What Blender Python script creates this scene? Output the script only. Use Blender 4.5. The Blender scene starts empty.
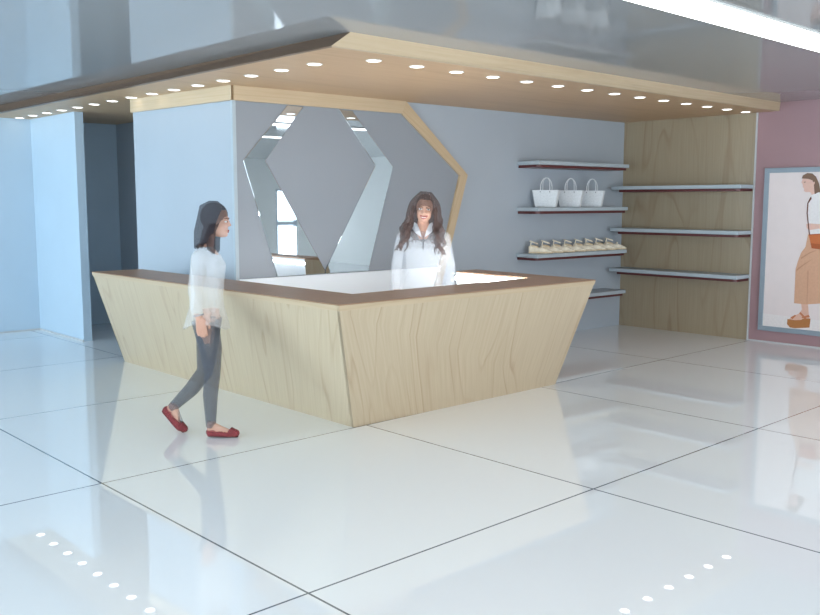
import bpy, bmesh, math, random
from mathutils import Vector, Matrix
R = math.radians
scene = bpy.context.scene
COL = scene.collection
random.seed(7)

# ------------------------------------------------------------------ materials
def new_mat(name):
    m = bpy.data.materials.new(name); m.use_nodes = True
    nt = m.node_tree; nt.nodes.clear()
    out = nt.nodes.new('ShaderNodeOutputMaterial')
    return m, nt, out
def lin(c):
    return tuple((x/12.92 if x <= .04045 else ((x+.055)/1.055)**2.4) for x in c)
def rgb(r, g, b): return lin((r/255, g/255, b/255)) + (1.0,)

def basic(name, col, rough=.6, ior=1.45, noise=.03, nscale=9., metallic=0., spec=.5):
    m, nt, out = new_mat(name); N = nt.nodes; L = nt.links
    p = N.new('ShaderNodeBsdfPrincipled')
    p.inputs['Roughness'].default_value = rough; p.inputs['IOR'].default_value = ior
    p.inputs['Metallic'].default_value = metallic
    p.inputs['Specular IOR Level'].default_value = spec
    tc = N.new('ShaderNodeTexCoord'); ns = N.new('ShaderNodeTexNoise'); ns.inputs['Scale'].default_value = nscale
    ns.inputs['Detail'].default_value = 4
    L.new(tc.outputs['Object'], ns.inputs['Vector'])
    mx = N.new('ShaderNodeMixRGB'); mx.blend_type = 'MULTIPLY'; mx.inputs[0].default_value = 1
    rp = N.new('ShaderNodeValToRGB')
    rp.color_ramp.elements[0].color = (1-noise,)*3+(1,); rp.color_ramp.elements[1].color = (1+noise,)*3+(1,)
    rp.color_ramp.elements[0].position = .35; rp.color_ramp.elements[1].position = .65
    L.new(ns.outputs['Fac'], rp.inputs[0]); mx.inputs[1].default_value = col; L.new(rp.outputs[0], mx.inputs[2])
    L.new(mx.outputs[0], p.inputs['Base Color']); L.new(p.outputs[0], out.inputs['Surface'])
    return m

def wood(name, light, dark, line, rough=.35, su=3.0, sv=.35, rings=7., lw=.55, spec=.5):
    """veneer: UV u = metres across the grain, v = metres along it"""
    m, nt, out = new_mat(name); N = nt.nodes; L = nt.links
    p = N.new('ShaderNodeBsdfPrincipled'); p.inputs['Roughness'].default_value = rough
    p.inputs['Specular IOR Level'].default_value = spec
    uv = N.new('ShaderNodeUVMap'); uv.uv_map = 'UVMap'
    def mapped(a, b):
        mp = N.new('ShaderNodeMapping'); mp.inputs['Scale'].default_value = (a, b, 1); L.new(uv.outputs[0], mp.inputs['Vector']); return mp
    m1 = mapped(su, sv); n1 = N.new('ShaderNodeTexNoise'); n1.inputs['Scale'].default_value = 1; n1.inputs['Detail'].default_value = 1.5
    n1.inputs['Distortion'].default_value = .3; L.new(m1.outputs[0], n1.inputs['Vector'])
    mul = N.new('ShaderNodeMath'); mul.operation = 'MULTIPLY'; mul.inputs[1].default_value = rings; L.new(n1.outputs['Fac'], mul.inputs[0])
    fr = N.new('ShaderNodeMath'); fr.operation = 'FRACT'; L.new(mul.outputs[0], fr.inputs[0])
    r1 = N.new('ShaderNodeValToRGB'); e = r1.color_ramp.elements
    e[0].position = 0; e[0].color = (0, 0, 0, 1); e[1].position = 1; e[1].color = (0, 0, 0, 1)
    x = e.new(.80); x.color = (.12,)*3+(1,); x = e.new(.93); x.color = (1, 1, 1, 1); x = e.new(.5); x.color = (0, 0, 0, 1)
    L.new(fr.outputs[0], r1.inputs[0])
    m2 = mapped(60, 1.6); n2 = N.new('ShaderNodeTexNoise'); n2.inputs['Scale'].default_value = 1; n2.inputs['Detail'].default_value = 5
    L.new(m2.outputs[0], n2.inputs['Vector'])
    r2 = N.new('ShaderNodeValToRGB'); r2.color_ramp.elements[0].position = .3; r2.color_ramp.elements[1].position = .72
    r2.color_ramp.elements[0].color = light; r2.color_ramp.elements[1].color = dark; L.new(n2.outputs['Fac'], r2.inputs[0])
    # how strongly the figure shows varies over the sheet
    m3 = mapped(su*1.7, sv*1.5); n3 = N.new('ShaderNodeTexNoise'); n3.inputs['Scale'].default_value = 1; L.new(m3.outputs[0], n3.inputs['Vector'])
    r3 = N.new('ShaderNodeMapRange'); r3.inputs[1].default_value = .4; r3.inputs[2].default_value = .68; r3.inputs[3].default_value = .12; r3.inputs[4].default_value = lw
    L.new(n3.outputs['Fac'], r3.inputs[0])
    ml = N.new('ShaderNodeMath'); ml.operation = 'MULTIPLY'; L.new(r1.outputs[0], ml.inputs[0]); L.new(r3.outputs[0], ml.inputs[1])
    mx = N.new('ShaderNodeMixRGB'); L.new(ml.outputs[0], mx.inputs[0]); L.new(r2.outputs[0], mx.inputs[1]); mx.inputs[2].default_value = line
    L.new(mx.outputs[0], p.inputs['Base Color']); L.new(p.outputs[0], out.inputs['Surface'])
    return m

def emit(name, col, s):
    m, nt, out = new_mat(name)
    e = nt.nodes.new('ShaderNodeEmission'); e.inputs[0].default_value = col; e.inputs[1].default_value = s
    nt.links.new(e.outputs[0], out.inputs['Surface']); return m

def veil(name, col, alpha, rough=.8, noise=.08, nscale=30.):
    """the see-through people of the photograph"""
    m = basic(name, col, rough, noise=noise, nscale=nscale, spec=.15)
    nt = m.node_tree; N = nt.nodes; L = nt.links
    out = [n for n in N if n.type == 'OUTPUT_MATERIAL'][0]; p = [n for n in N if n.type == 'BSDF_PRINCIPLED'][0]
    t = N.new('ShaderNodeBsdfTransparent'); mx = N.new('ShaderNodeMixShader'); mx.inputs[0].default_value = alpha
    L.new(t.outputs[0], mx.inputs[1]); L.new(p.outputs[0], mx.inputs[2]); L.new(mx.outputs[0], out.inputs['Surface'])
    return m

def floor_material():
    m, nt, out = new_mat('polished_floor_tile'); N = nt.nodes; L = nt.links
    p = N.new('ShaderNodeBsdfPrincipled'); p.inputs['Roughness'].default_value = .01; p.inputs['IOR'].default_value = 2.3
    tc = N.new('ShaderNodeTexCoord'); sp = N.new('ShaderNodeSeparateXYZ'); L.new(tc.outputs['Object'], sp.inputs[0])
    fac = None
    for ax, off in (('X', .113), ('Y', .895)):
        a = N.new('ShaderNodeMath'); a.operation = 'ADD'; a.inputs[1].default_value = 40 - off + 1.0; L.new(sp.outputs[ax], a.inputs[0])
        b = N.new('ShaderNodeMath'); b.operation = 'MODULO'; b.inputs[1].default_value = 2.0; L.new(a.outputs[0], b.inputs[0])
        c = N.new('ShaderNodeMath'); c.operation = 'SUBTRACT'; c.inputs[1].default_value = 1.0; L.new(b.outputs[0], c.inputs[0])
        d = N.new('ShaderNodeMath'); d.operation = 'ABSOLUTE'; L.new(c.outputs[0], d.inputs[0])
        e = N.new('ShaderNodeMath'); e.operation = 'LESS_THAN'; e.inputs[1].default_value = .0055; L.new(d.outputs[0], e.inputs[0])
        if fac is None: fac = e
        else:
            mxm = N.new('ShaderNodeMath'); mxm.operation = 'MAXIMUM'; L.new(fac.outputs[0], mxm.inputs[0]); L.new(e.outputs[0], mxm.inputs[1]); fac = mxm
    mx = N.new('ShaderNodeMixRGB'); L.new(fac.outputs[0], mx.inputs[0])
    mx.inputs[1].default_value = FLOOR_COL; mx.inputs[2].default_value = rgb(96, 104, 112)
    L.new(mx.outputs[0], p.inputs['Base Color']); L.new(p.outputs[0], out.inputs['Surface'])
    return m

def glass_material():
    m, nt, out = new_mat('window_glass'); N = nt.nodes; L = nt.links
    t = N.new('ShaderNodeBsdfTransparent'); g = N.new('ShaderNodeBsdfGlossy'); g.inputs['Roughness'].default_value = .02
    mx = N.new('ShaderNodeMixShader'); mx.inputs[0].default_value = .06
    L.new(t.outputs[0], mx.inputs[1]); L.new(g.outputs[0], mx.inputs[2]); L.new(mx.outputs[0], out.inputs['Surface']); return m

FLOOR_COL = rgb(243, 245, 246)
WEST, SOUTH = 5.0, 6.2
M = {}
M['wall'] = basic('blue_grey_wall_paint', rgb(172, 179, 187), .5, noise=.012, nscale=2)
M['lightblue'] = basic('pale_blue_wall_paint', rgb(186, 203, 216), .5, noise=.012, nscale=2)
M['fascia'] = wood('shade_toned_brown_laminate', rgb(122, 98, 80), rgb(114, 90, 73), rgb(100, 78, 62), su=4, sv=.3, rough=.4, lw=.3, spec=.3)  # counter-top brown with shade put into its colour, offsetting west daylight on it
M['hall'] = basic('white_wall_paint', rgb(234, 233, 230), .6, noise=.01, nscale=2)
M['pink'] = basic('dusty_pink_wall_paint', rgb(164, 130, 133), .6, noise=.012, nscale=2)
M['ceil'] = basic('glossy_grey_ceiling', rgb(158, 159, 160), .05, ior=1.32, noise=.0)
M['floor'] = floor_material()
M['ply'] = wood('pale_ply_veneer', rgb(200, 181, 153), rgb(190, 169, 140), rgb(158, 122, 87))
M['plywall'] = wood('wall_ply_veneer', rgb(166, 150, 125), rgb(158, 141, 116), rgb(132, 102, 74), su=2.2, sv=.3, lw=.6)
M['soffit'] = wood('soffit_veneer', rgb(204, 170, 133), rgb(194, 158, 120), rgb(172, 134, 96), su=2.2, sv=.14, rings=5, lw=.4, rough=.45)
M['band'] = wood('band_veneer', rgb(202, 180, 150), rgb(194, 170, 138), rgb(174, 144, 108), su=9, sv=.3, rings=4, lw=.4)
M['frame'] = wood('frame_veneer', rgb(202, 178, 146), rgb(190, 164, 130), rgb(166, 130, 92), su=9, sv=.4, rings=4, lw=.5)
M['brown'] = wood('brown_laminate', rgb(172, 138, 112), rgb(164, 130, 104), rgb(148, 116, 90), su=4, sv=.3, rough=.4, lw=.3, spec=.3)
M['panel'] = basic('grey_wall_panel', rgb(146, 150, 156), .35, noise=.01, nscale=2)
M['white'] = basic('white_laminate', rgb(244, 247, 250), .4, noise=.0)
M['mirror'] = basic('mirror_glass', rgb(216, 222, 226), .015, noise=0, metallic=1)
M['shelf'] = basic('grey_shelf_board', rgb(176, 186, 192), .45, noise=.02)
M['maroon'] = basic('maroon_shelf_rail', rgb(92, 44, 44), .35, noise=.05)
M['pframe'] = basic('grey_blue_frame', rgb(142, 154, 164), .4, noise=.02)
M['trim'] = basic('pale_trim', rgb(196, 196, 196), .5, noise=.01)
M['winframe'] = basic('window_frame_grey', rgb(190, 198, 206), .4, noise=.01)
M['bag'] = basic('white_leather', rgb(228, 230, 232), .55, noise=.05, nscale=60)
M['strap'] = basic('cream_strap', rgb(246, 234, 212), .55, noise=.08, nscale=40)
M['sole'] = basic('tan_sole', rgb(224, 204, 172), .6, noise=.1, nscale=50)
M['metal'] = basic('dull_steel', rgb(120, 124, 128), .35, noise=.02, metallic=.8)
M['ring'] = basic('white_lamp_ring', rgb(236, 234, 230), .4, noise=0)
M['lamp'] = emit('downlight_lens', (1, .97, .92, 1), 6.0)
M['strip'] = emit('strip_diffuser', (.98, .99, 1, 1), 4.6)
M['led'] = emit('led_tape', (.95, .98, 1, 1), 85.0)
M['glass'] = glass_material()

# ------------------------------------------------------------------ mesh helpers
def link(name, me, mat, parent=None, loc=None):
    o = bpy.data.objects.new(name, me); COL.objects.link(o)
    mats = mat if isinstance(mat, (list, tuple)) else [mat]
    if not me.materials:
        for x in mats: me.materials.append(x)
    if parent: o.parent = parent
    if loc: o.location = loc
    return o
def build(name, bm, mat, parent=None, smooth=False, loc=None, bevel=0, recalc=True):
    if recalc: bmesh.ops.recalc_face_normals(bm, faces=bm.faces)
    me = bpy.data.meshes.new(name); bm.to_mesh(me); bm.free()
    if smooth:
        for p in me.polygons: p.use_smooth = True
    o = link(name, me, mat, parent, loc)
    if bevel:
        b = o.modifiers.new('bevel', 'BEVEL'); b.width = bevel; b.segments = 2; b.limit_method = 'ANGLE'
    return o
def empty(name, loc=(0, 0, 0), rz=0):
    o = bpy.data.objects.new(name, None); COL.objects.link(o); o.location = loc; o.rotation_euler = (0, 0, rz); o.empty_display_size = .1; return o
def tag(o, label, cat, group=None):
    o['label'] = label; o['category'] = cat
    if group: o['group'] = group
    return o
def struct(o): o['kind'] = 'structure'; return o

def prism(bm, bottom, top):
    """closed solid between two loops of the same length"""
    n = len(bottom); b = [bm.verts.new(v) for v in bottom]; t = [bm.verts.new(v) for v in top]
    bm.faces.new(b[::-1]); bm.faces.new(t)
    for i in range(n): bm.faces.new((b[i], b[(i+1) % n], t[(i+1) % n], t[i]))
def box(bm, x0, x1, y0, y1, z0, z1):
    prism(bm, [(x0, y0, z0), (x1, y0, z0), (x1, y1, z0), (x0, y1, z0)], [(x0, y0, z1), (x1, y0, z1), (x1, y1, z1), (x0, y1, z1)])
def extr(bm, loop, d):
    d = Vector(d); prism(bm, [Vector(v) for v in loop], [Vector(v)+d for v in loop])
def uvmap(o, fu, fv):
    """UVs from local coordinates: fu = across the grain, fv = along it"""
    me = o.data; lay = me.uv_layers.new(name='UVMap')
    for lp in me.loops:
        c = me.vertices[lp.vertex_index].co; lay.data[lp.index].uv = (fu(c), fv(c))
    return o
def tube(bm, pts, r, n=10, closed=False, flat=1.0):
    rings = []; P = [Vector(p) for p in pts]; m = len(P)
    rr = r if isinstance(r, (list, tuple)) else [r]*m
    up = Vector((0, 0, 1)); prev = None
    for i in range(m):
        if closed: t = P[(i+1) % m]-P[i-1]
        else: t = P[min(i+1, m-1)]-P[max(i-1, 0)]
        t.normalize()
        if prev is None:
            a = t.cross(up)
            if a.length < 1e-3: a = t.cross(Vector((1, 0, 0)))
        else: a = prev-t*prev.dot(t)
        a.normalize(); prev = a; b = t.cross(a)
        rings.append([bm.verts.new(P[i]+(a*math.cos(k*2*math.pi/n)+b*flat*math.sin(k*2*math.pi/n))*rr[i]) for k in range(n)])
    for i in range(m if closed else m-1):
        A = rings[i]; B = rings[(i+1) % m]
        for k in range(n): bm.faces.new((A[k], A[(k+1) % n], B[(k+1) % n], B[k]))
    if not closed: bm.faces.new(rings[0][::-1]); bm.faces.new(rings[-1])
def capsule(bm, p0, r0, p1, r1, n=14):
    p0 = Vector(p0); p1 = Vector(p1); d = (p1-p0).normalized()
    pts = []; rr = []
    for k in range(5):
        a = math.pi/2*(1-k/4); pts.append(p0-d*r0*math.sin(a)); rr.append(max(r0*math.cos(a), 1e-4))
    for k in range(5):
        a = math.pi/2*k/4; pts.append(p1+d*r1*math.sin(a)); rr.append(max(r1*math.cos(a), 1e-4))
    tube(bm, pts, rr, n)
def chain(bm, pts, rr, n=12):
    for i in range(len(pts)-1): capsule(bm, pts[i], rr[i], pts[i+1], rr[i+1], n)
def ell(bm, c, r, rot=None, sub=3):
    mt = Matrix.Translation(Vector(c)) @ (rot.to_4x4() if rot else Matrix()) @ Matrix.Diagonal((r[0], r[1], r[2], 1))
    bmesh.ops.create_icosphere(bm, subdivisions=sub, radius=1, matrix=mt)
def loft(bm, rings, n=36, zf=None, wave=None):
    """rings: (z, centre f, centre l, half f, half l)"""
    R_ = []
    for i, (z, cf, cl, a, b) in enumerate(rings):
        row = []
        for k in range(n):
            t = 2*math.pi*k/n; w = 1+(wave(i, t) if wave else 0)
            ex = 2/2.35
            cx = math.copysign(abs(math.cos(t))**ex, math.cos(t)); sx = math.copysign(abs(math.sin(t))**ex, math.sin(t))
            row.append(bm.verts.new((cf+a*w*cx, cl+b*w*sx, z+(zf(i, t) if zf else 0))))
        R_.append(row)
    for i in range(len(R_)-1):
        for k in range(n): bm.faces.new((R_[i][k], R_[i][(k+1) % n], R_[i+1][(k+1) % n], R_[i+1][k]))
    bm.faces.new(R_[0][::-1]); bm.faces.new(R_[-1])
def fuse(bm, voxel, smooth=2, fac=.5):
    """union of overlapping closed shapes as one continuous surface"""
    bmesh.ops.recalc_face_normals(bm, faces=bm.faces)
    me = bpy.data.meshes.new('tmp'); bm.to_mesh(me); bm.free()
    o = bpy.data.objects.new('tmp', me); COL.objects.link(o)
    r = o.modifiers.new('r', 'REMESH'); r.mode = 'VOXEL'; r.voxel_size = voxel
    if smooth:
        s = o.modifiers.new('s', 'SMOOTH'); s.factor = fac; s.iterations = smooth
    dg = bpy.context.evaluated_depsgraph_get(); dg.update()
    out = bpy.data.meshes.new_from_object(o.evaluated_get(dg))
    bpy.data.objects.remove(o); bpy.data.meshes.remove(me)
    out.materials.clear()
    for p in out.polygons: p.use_smooth = True
    return out
def dup(root, loc, rz=None):
    r = root.copy(); COL.objects.link(r); r.location = loc
    if rz is not None: r.rotation_euler = (0, 0, rz)
    for ch in list(root.children):
        c = ch.copy(); COL.objects.link(c); c.parent = r
        for g in list(ch.children):
            d = g.copy(); COL.objects.link(d); d.parent = c
    return r

# ------------------------------------------------------------------ the setting
H = 2.73; S = 2.635
WX, EX, SY, NY = -4.5, 13.9, -6.7, 11.48      # west glass front, east wall, south wall, north end
WA = Vector((4.32, 6.96, 0)); WB = Vector((9.97, 6.72, 0))
WT = (WB-WA).normalized(); WN = Vector((WT.y, -WT.x, 0))       # along the feature wall, out of the wall
def wp(s, z, off=0.0):
    v = WA+WT*s+WN*off; return Vector((v.x, v.y, z))

bm = bmesh.new(); box(bm, WX-.2, EX+.2, SY-.2, NY+.2, -.12, 0); struct(build('floor', bm, M['floor']))
bm = bmesh.new(); box(bm, WX-.2, EX+.2, SY-.2, NY+.2, H, H+.15); struct(build('ceiling', bm, M['ceil']))

# feature wall with its protruding corner (left return runs back to the corridor)
bm = bmesh.new()
foot = [(4.32, 6.96), (9.97, 6.72), (10.03, 6.717), (10.03, 7.05), (5.35, 8.56), (4.178, 8.57)]
extr(bm, [(x, y, 0) for x, y in foot], (0, 0, H)); struct(build('wall_back', bm, M['wall']))
bm = bmesh.new(); box(bm, 5.35, 5.5, 8.4, NY, 0, H); struct(build('wall_corridor', bm, M['wall']))
bm = bmesh.new(); box(bm, WX, 5.5, NY, NY+.15, 0, H); struct(build('wall_north', bm, M['lightblue']))
bm = bmesh.new(); box(bm, 4.235, 4.335, 10.14, NY, 0, H); struct(build('wall_partition', bm, M['lightblue']))
# right wall: ply-clad bay, then pink
bm = bmesh.new(); box(bm, 10.03, 10.2, 4.93, 7.05, 0, H)
o = struct(build('wall_right', bm, M['plywall'])); uvmap(o, lambda c: c.y+.13, lambda c: c.z)
bm = bmesh.new(); box(bm, 10.03, 10.2, 2.6, 4.93, 0, H); struct(build('wall_pink', bm, M['pink']))
bm = bmesh.new(); box(bm, 10.012, 10.03, 4.922, 4.938, 0, S); struct(build('trim_1', bm, M['trim']))
bm = bmesh.new(); box(bm, 10.018, 10.03, 2.6, 4.92, 0, .014); struct(build('baseboard_pink', bm, M['trim']))
bm = bmesh.new(); box(bm, 4.22, 4.235, 10.14, NY, 0, .02); box(bm, WX, 4.22, NY-.015, NY, 0, .02); struct(build('baseboard_north', bm, M['trim']))
bm = bmesh.new(); box(bm, 10.2, EX, 2.6, 2.75, 0, H); struct(build('wall_return', bm, M['hall']))
bm = bmesh.new(); box(bm, EX, EX+.15, SY, 2.75, 0, H); struct(build('wall_east', bm, M['hall']))

# glazed west front and windows of the south wall
def wall_with_openings(name, axis, pos, th, a0, a1, holes, mat):
    """holes: (a_start, a_end, z0, z1) along the wall"""
    bm = bmesh.new()
    def piece(s, e, z0, z1):
        if e-s < 1e-4 or z1-z0 < 1e-4: return
        if axis == 'x': box(bm, pos, pos+th, s, e, z0, z1)
        else: box(bm, s, e, pos, pos+th, z0, z1)
    cur = a0
    for (s, e, z0, z1) in sorted(holes):
        piece(cur, s, 0, H); piece(s, e, 0, z0); piece(s, e, z1, H); cur = e
    piece(cur, a1, 0, H)
    return struct(build(name, bm, mat))
win_n = [0]
def window(axis, pos, th, s, e, z0, z1, rail):
    win_n[0] += 1
    w = struct(empty('window_%d' % win_n[0], ((pos, (s+e)/2, z0) if axis == 'x' else ((s+e)/2, pos, z0))))
    def bx(bm, a, b, c, d, t0, t1):
        if axis == 'x': box(bm, pos+t0, pos+t1, a, b, c, d)
        else: box(bm, a, b, pos+t0, pos+t1, c, d)
    off = -Vector(w.location); f = .06
    bm = bmesh.new()
    bx(bm, s, s+f, z0, z1, .03, th-.03); bx(bm, e-f, e, z0, z1, .03, th-.03); bx(bm, s+f, e-f, z0, z0+f, .03, th-.03); bx(bm, s+f, e-f, z1-f, z1, .03, th-.03)
    if rail: bx(bm, s+f, e-f, rail-.04, rail+.04, .03, th-.03)
    bmesh.ops.translate(bm, verts=bm.verts, vec=off); build('window_frame', bm, M['winframe'], w)
    bm = bmesh.new(); bx(bm, s+f*.5, e-f*.5, z0+f*.5, z1-f*.5, th/2-.004, th/2+.004)
    bmesh.ops.translate(bm, verts=bm.verts, vec=off); build('window_pane', bm, M['glass'], w)
wh = [(SY+.5+k*2.95, SY+.5+k*2.95+2.75, .12, 2.6) for k in range(6)]
wall_with_openings('wall_west', 'x', WX-.15, .15, SY, NY, wh, M['hall'])
for h in wh: window('x', WX-.15, .15, *h, None)
sh = [(-3.8+k*2.5, -3.8+k*2.5+2.1, .12, 2.5) for k in range(5)]+[(12.45, 13.1, .1, 1.95)]
wall_with_openings('wall_south', 'y', SY-.15, .15, WX, EX, sh, M['hall'])
for h in sh: window('y', SY-.15, .15, *h, 1.05)

# ------------------------------------------------------------------ dropped wooden canopy (soffit)
cn = tag(empty('ceiling_canopy', (3.72, 4.76, S)), 'dropped L-shaped wooden canopy under the grey ceiling above counter and shelves', 'canopy')
o0 = Vector((3.72, 4.76, S))
def rel(p): return Vector(p)-o0
low = [(3.76, 4.80), (10.03, 4.72), (10.03, 6.717), (4.32, 6.96), (4.178, 8.57), (5.35, 8.56), (5.35, NY), (3.70, NY)]
bm = bmesh.new(); extr(bm, [rel((x, y, S)) for x, y in low], (0, 0, .02))
uvmap(build('underside', bm, M['soffit'], cn), lambda c: c.y, lambda c: c.x)
bm = bmesh.new(); prism(bm, [rel(p) for p in [(3.72, 4.76, S), (10.03, 4.68, S), (10.03, 4.78, S+.001), (3.82, 4.86, S+.001)]],
                        [rel(p) for p in [(3.835, 4.70, H), (10.03, 4.67, H), (10.03, 4.78, H), (3.85, 4.86, H)]])
uvmap(build('front_fascia', bm, M['band'], cn), lambda c: c.z*1.5+c.y, lambda c: c.x)
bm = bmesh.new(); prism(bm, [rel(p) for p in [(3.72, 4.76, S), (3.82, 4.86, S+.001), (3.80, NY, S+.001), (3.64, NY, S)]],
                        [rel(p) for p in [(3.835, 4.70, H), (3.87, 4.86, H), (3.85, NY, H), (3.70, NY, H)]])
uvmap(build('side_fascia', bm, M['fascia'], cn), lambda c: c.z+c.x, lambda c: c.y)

# recessed downlights
def downlight(loc):
    t = empty('recessed_downlight', loc)
    bm = bmesh.new(); n = 28
    prof = [(.060, 0), (.060, -.004), (.052, -.006), (.049, -.003), (.049, 0)]
    rows = [[bm.verts.new((r*math.cos(2*math.pi*k/n), r*math.sin(2*math.pi*k/n), z)) for k in range(n)] for r, z in prof]
    for i in range(len(rows)):
        A = rows[i]; B = rows[(i+1) % len(rows)]
        for k in range(n): bm.faces.new((A[k], A[(k+1) % n], B[(k+1) % n], B[k]))
    build('trim_ring', bm, M['ring'], t, smooth=False)
    bm = bmesh.new(); bmesh.ops.create_cone(bm, cap_ends=True, segments=n, radius1=.0485, radius2=.0485, depth=.003, matrix=Matrix.Translation((0, 0, -.0025)))
    build('lens', bm, M['lamp'], t)
    return t
ORD = ['first', 'second', 'third', 'fourth', 'fifth', 'sixth', 'seventh', 'eighth', 'ninth', 'tenth', 'eleventh', 'twelfth', 'thirteenth', 'fourteenth', 'fifteenth']
dl0 = None
for k in range(15):
    p = (4.06+.05*k/14, 11.337-.4197*k, S)
    d = downlight(p) if dl0 is None else dup(dl0, p); dl0 = dl0 or d
    w = ORD[k]+' from the far left end of' if k < 14 else 'nearest the canopy corner in'
    tag(d, 'round white downlight, %s the left canopy row' % w, 'downlight', 'downlights along the left arm of the canopy')
for k in range(14):
    p = (4.323+.4242*k, 5.034-.0042*k, S)
    d = dup(dl0, p)
    w = ORD[k]+' from the canopy corner in' if k < 13 else 'nearest the pink wall in'
    tag(d, 'round white downlight, %s the right canopy row' % w, 'downlight', 'downlights along the right arm of the canopy')

# long linear ceiling lights
def strip_light(y0, y1, x0, x1, label):
    t = tag(empty('linear_ceiling_light', ((x0+x1)/2, (y0+y1)/2, H)), label, 'ceiling light', 'linear ceiling lights')
    hx, hy = (x1-x0)/2, (y1-y0)/2
    bm = bmesh.new(); box(bm, -hx+.01, hx-.01, -hy+.01, hy-.01, -.012, -.002); build('diffuser', bm, M['strip'], t)
    bm = bmesh.new()
    for a in ((-hx, hx, -hy, -hy+.01), (-hx, hx, hy-.01, hy), (-hx, -hx+.01, -hy+.01, hy-.01), (hx-.01, hx, -hy+.01, hy-.01)): box(bm, *a, -.011, 0)
    build('housing', bm, M['ring'], t)
strip_light(2.60, 2.92, -2.0, 9.9, 'long white light strip in the grey ceiling in front of the canopy')
strip_light(.30, .62, -2.0, 9.9, 'second long light strip behind the viewer, seen only mirrored in the slanted mirror bands')

strip_light(-2.36, -2.04, -2.0, 9.0, 'unseen long light strip added deep in the hall behind the viewer to brighten it')  # added lamp, lights the hall walls that the mirror bands reflect
strip_light(-4.66, -4.34, -2.0, 9.0, 'unseen long light strip added near the windows behind the viewer for more light')  # another added lamp, put in to lift the mirrored hall

strip_light(1.5, 1.8, 10.7, 13.6, 'unseen short light strip added in the bay behind the pink wall to brighten the mirrored hall')  # invented lamp kept out of the mirrors, brightens the east and return walls

# ------------------------------------------------------------------ mirrored feature panel with wooden frame
fp = tag(empty('feature_panel', (WA.x, WA.y, 0)), 'grey hexagonal wall panel with two angled mirror bands and pale wooden frame', 'wall panel')
def wrel(s, z, off): return wp(s, z, off)-Vector((WA.x, WA.y, 0))
def wpoly(name, pts, off0, off1, mat, uv=None, bevel=0, parent=None):
    bm = bmesh.new(); prism(bm, [wrel(s, z, off0) for s, z in pts], [wrel(s, z, off1) for s, z in pts])
    o = build(name, bm, mat, parent or fp, bevel=bevel)
    if uv: uvmap(o, *uv)
    return o
ZB = .925
fin = lambda z: 2.737+(z-1.903)*(2.737-2.386)/(1.903-.731)       # inner edge of the frame's lower leg
fout = lambda z: 2.854+(z-1.909)*(2.854-2.608)/(1.909-1.143)
wpoly('grey_panel', [(.012, ZB), (fin(ZB), ZB), (2.737, 1.905), (1.93, 2.51), (.012, 2.505)], .001, .030, M['panel'])
wpoly('white_panel', [(.012, .0), (fin(0), .0), (fin(ZB), ZB-.003), (.012, ZB-.003)], .001, .030, M['white'])
wpoly('mirror_band', [(.557, 2.501), (.08, 1.988), (.42, ZB+.003), (.955, ZB+.003), (.958, .965), (.314, 1.989), (.735, 2.499)], .0305, .040, M['mirror'], bevel=.006)
wpoly('mirror_band', [(1.139, 2.5), (1.58, 1.981), (.958, .965), (.96, ZB+.003), (1.489, ZB+.003), (1.812, 1.976), (1.30, 2.5)], .0305, .040, M['mirror'], bevel=.006)
wpoly('top_rail', [(-.005, 2.506), (1.92, 2.51), (1.975, S), (-.005, S)], .001, .055, M['band'], (lambda c: c.z, lambda c: c.x))
wpoly('slanted_rail', [(1.92, 2.51), (2.737, 1.905), (2.854, 1.910), (1.975, S)], .001, .055, M['frame'], (lambda c: c.x*.7+c.z, lambda c: c.x*.7-c.z))
wpoly('lower_rail', [(2.737, 1.905), (fin(0), 0), (fout(0), 0), (2.854, 1.910)], .001, .055, M['frame'], (lambda c: c.x*.95-c.z*.32, lambda c: c.z))
# the rail turns the corner onto the wall's left return
bm = bmesh.new(); c0 = Vector((WA.x, WA.y, 0))
prism(bm, [Vector(p)-c0 for p in [(4.318, 6.95, 2.506), (4.178, 8.572, 2.506), (4.150, 8.570, 2.506), (4.285, 6.905, 2.506)]],
      [Vector(p)-c0 for p in [(4.318, 6.95, S), (4.178, 8.572, S), (4.150, 8.570, S), (4.285, 6.905, S)]])
uvmap(build('side_rail', bm, M['band'], fp), lambda c: c.z, lambda c: c.y)
bm = bmesh.new(); prism(bm, [Vector(p)-c0 for p in [(4.322, 6.958, 0), (4.306, 6.958, 0), (4.306, 6.926, 0), (4.34, 6.924, 0)]],
                        [Vector(p)-c0 for p in [(4.322, 6.958, 2.506), (4.306, 6.958, 2.506), (4.306, 6.926, 2.506), (4.34, 6.924, 2.506)]])
build('corner_bead', bm, M['shelf'], fp)

# ------------------------------------------------------------------ reception counter
ct = tag(empty('reception_counter', (4.0, 4.9, 0)), 'U-shaped reception counter of pale veneer flaring outward under a brown top', 'counter')
q0 = Vector((4.0, 4.9, 0))
def cr(p): return Vector(p)-q0
ZT = .955                                  # under the brown top
def tr(b, t, z):                            # point on the slanted face at height z
    return Vector(b).lerp(Vector(t), z/.996)
OB = [(4.0, 8.59, 0), (4.0, 4.9, 0), (6.30, 4.87, 0), (6.38, 5.66, 0)]
OT = [(3.36, 7.81, .996), (3.36, 4.25, .996), (5.97, 4.23, .996), (6.08, 5.64, .996)]
IB = [(4.10, 8.57, 0), (4.10, 5.02, 0), (5.84, 5.02, 0), (5.88, 5.64, 0)]
IT = [(3.84, 7.81, .996), (3.84, 4.705, .996), (5.745, 4.72, .996), (5.805, 5.63, .996)]
OX = [tr(b, t, ZT) for b, t in zip(OB, OT)]; IX = [tr(b, t, .984) for b, t in zip(IB, IT)]
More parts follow.
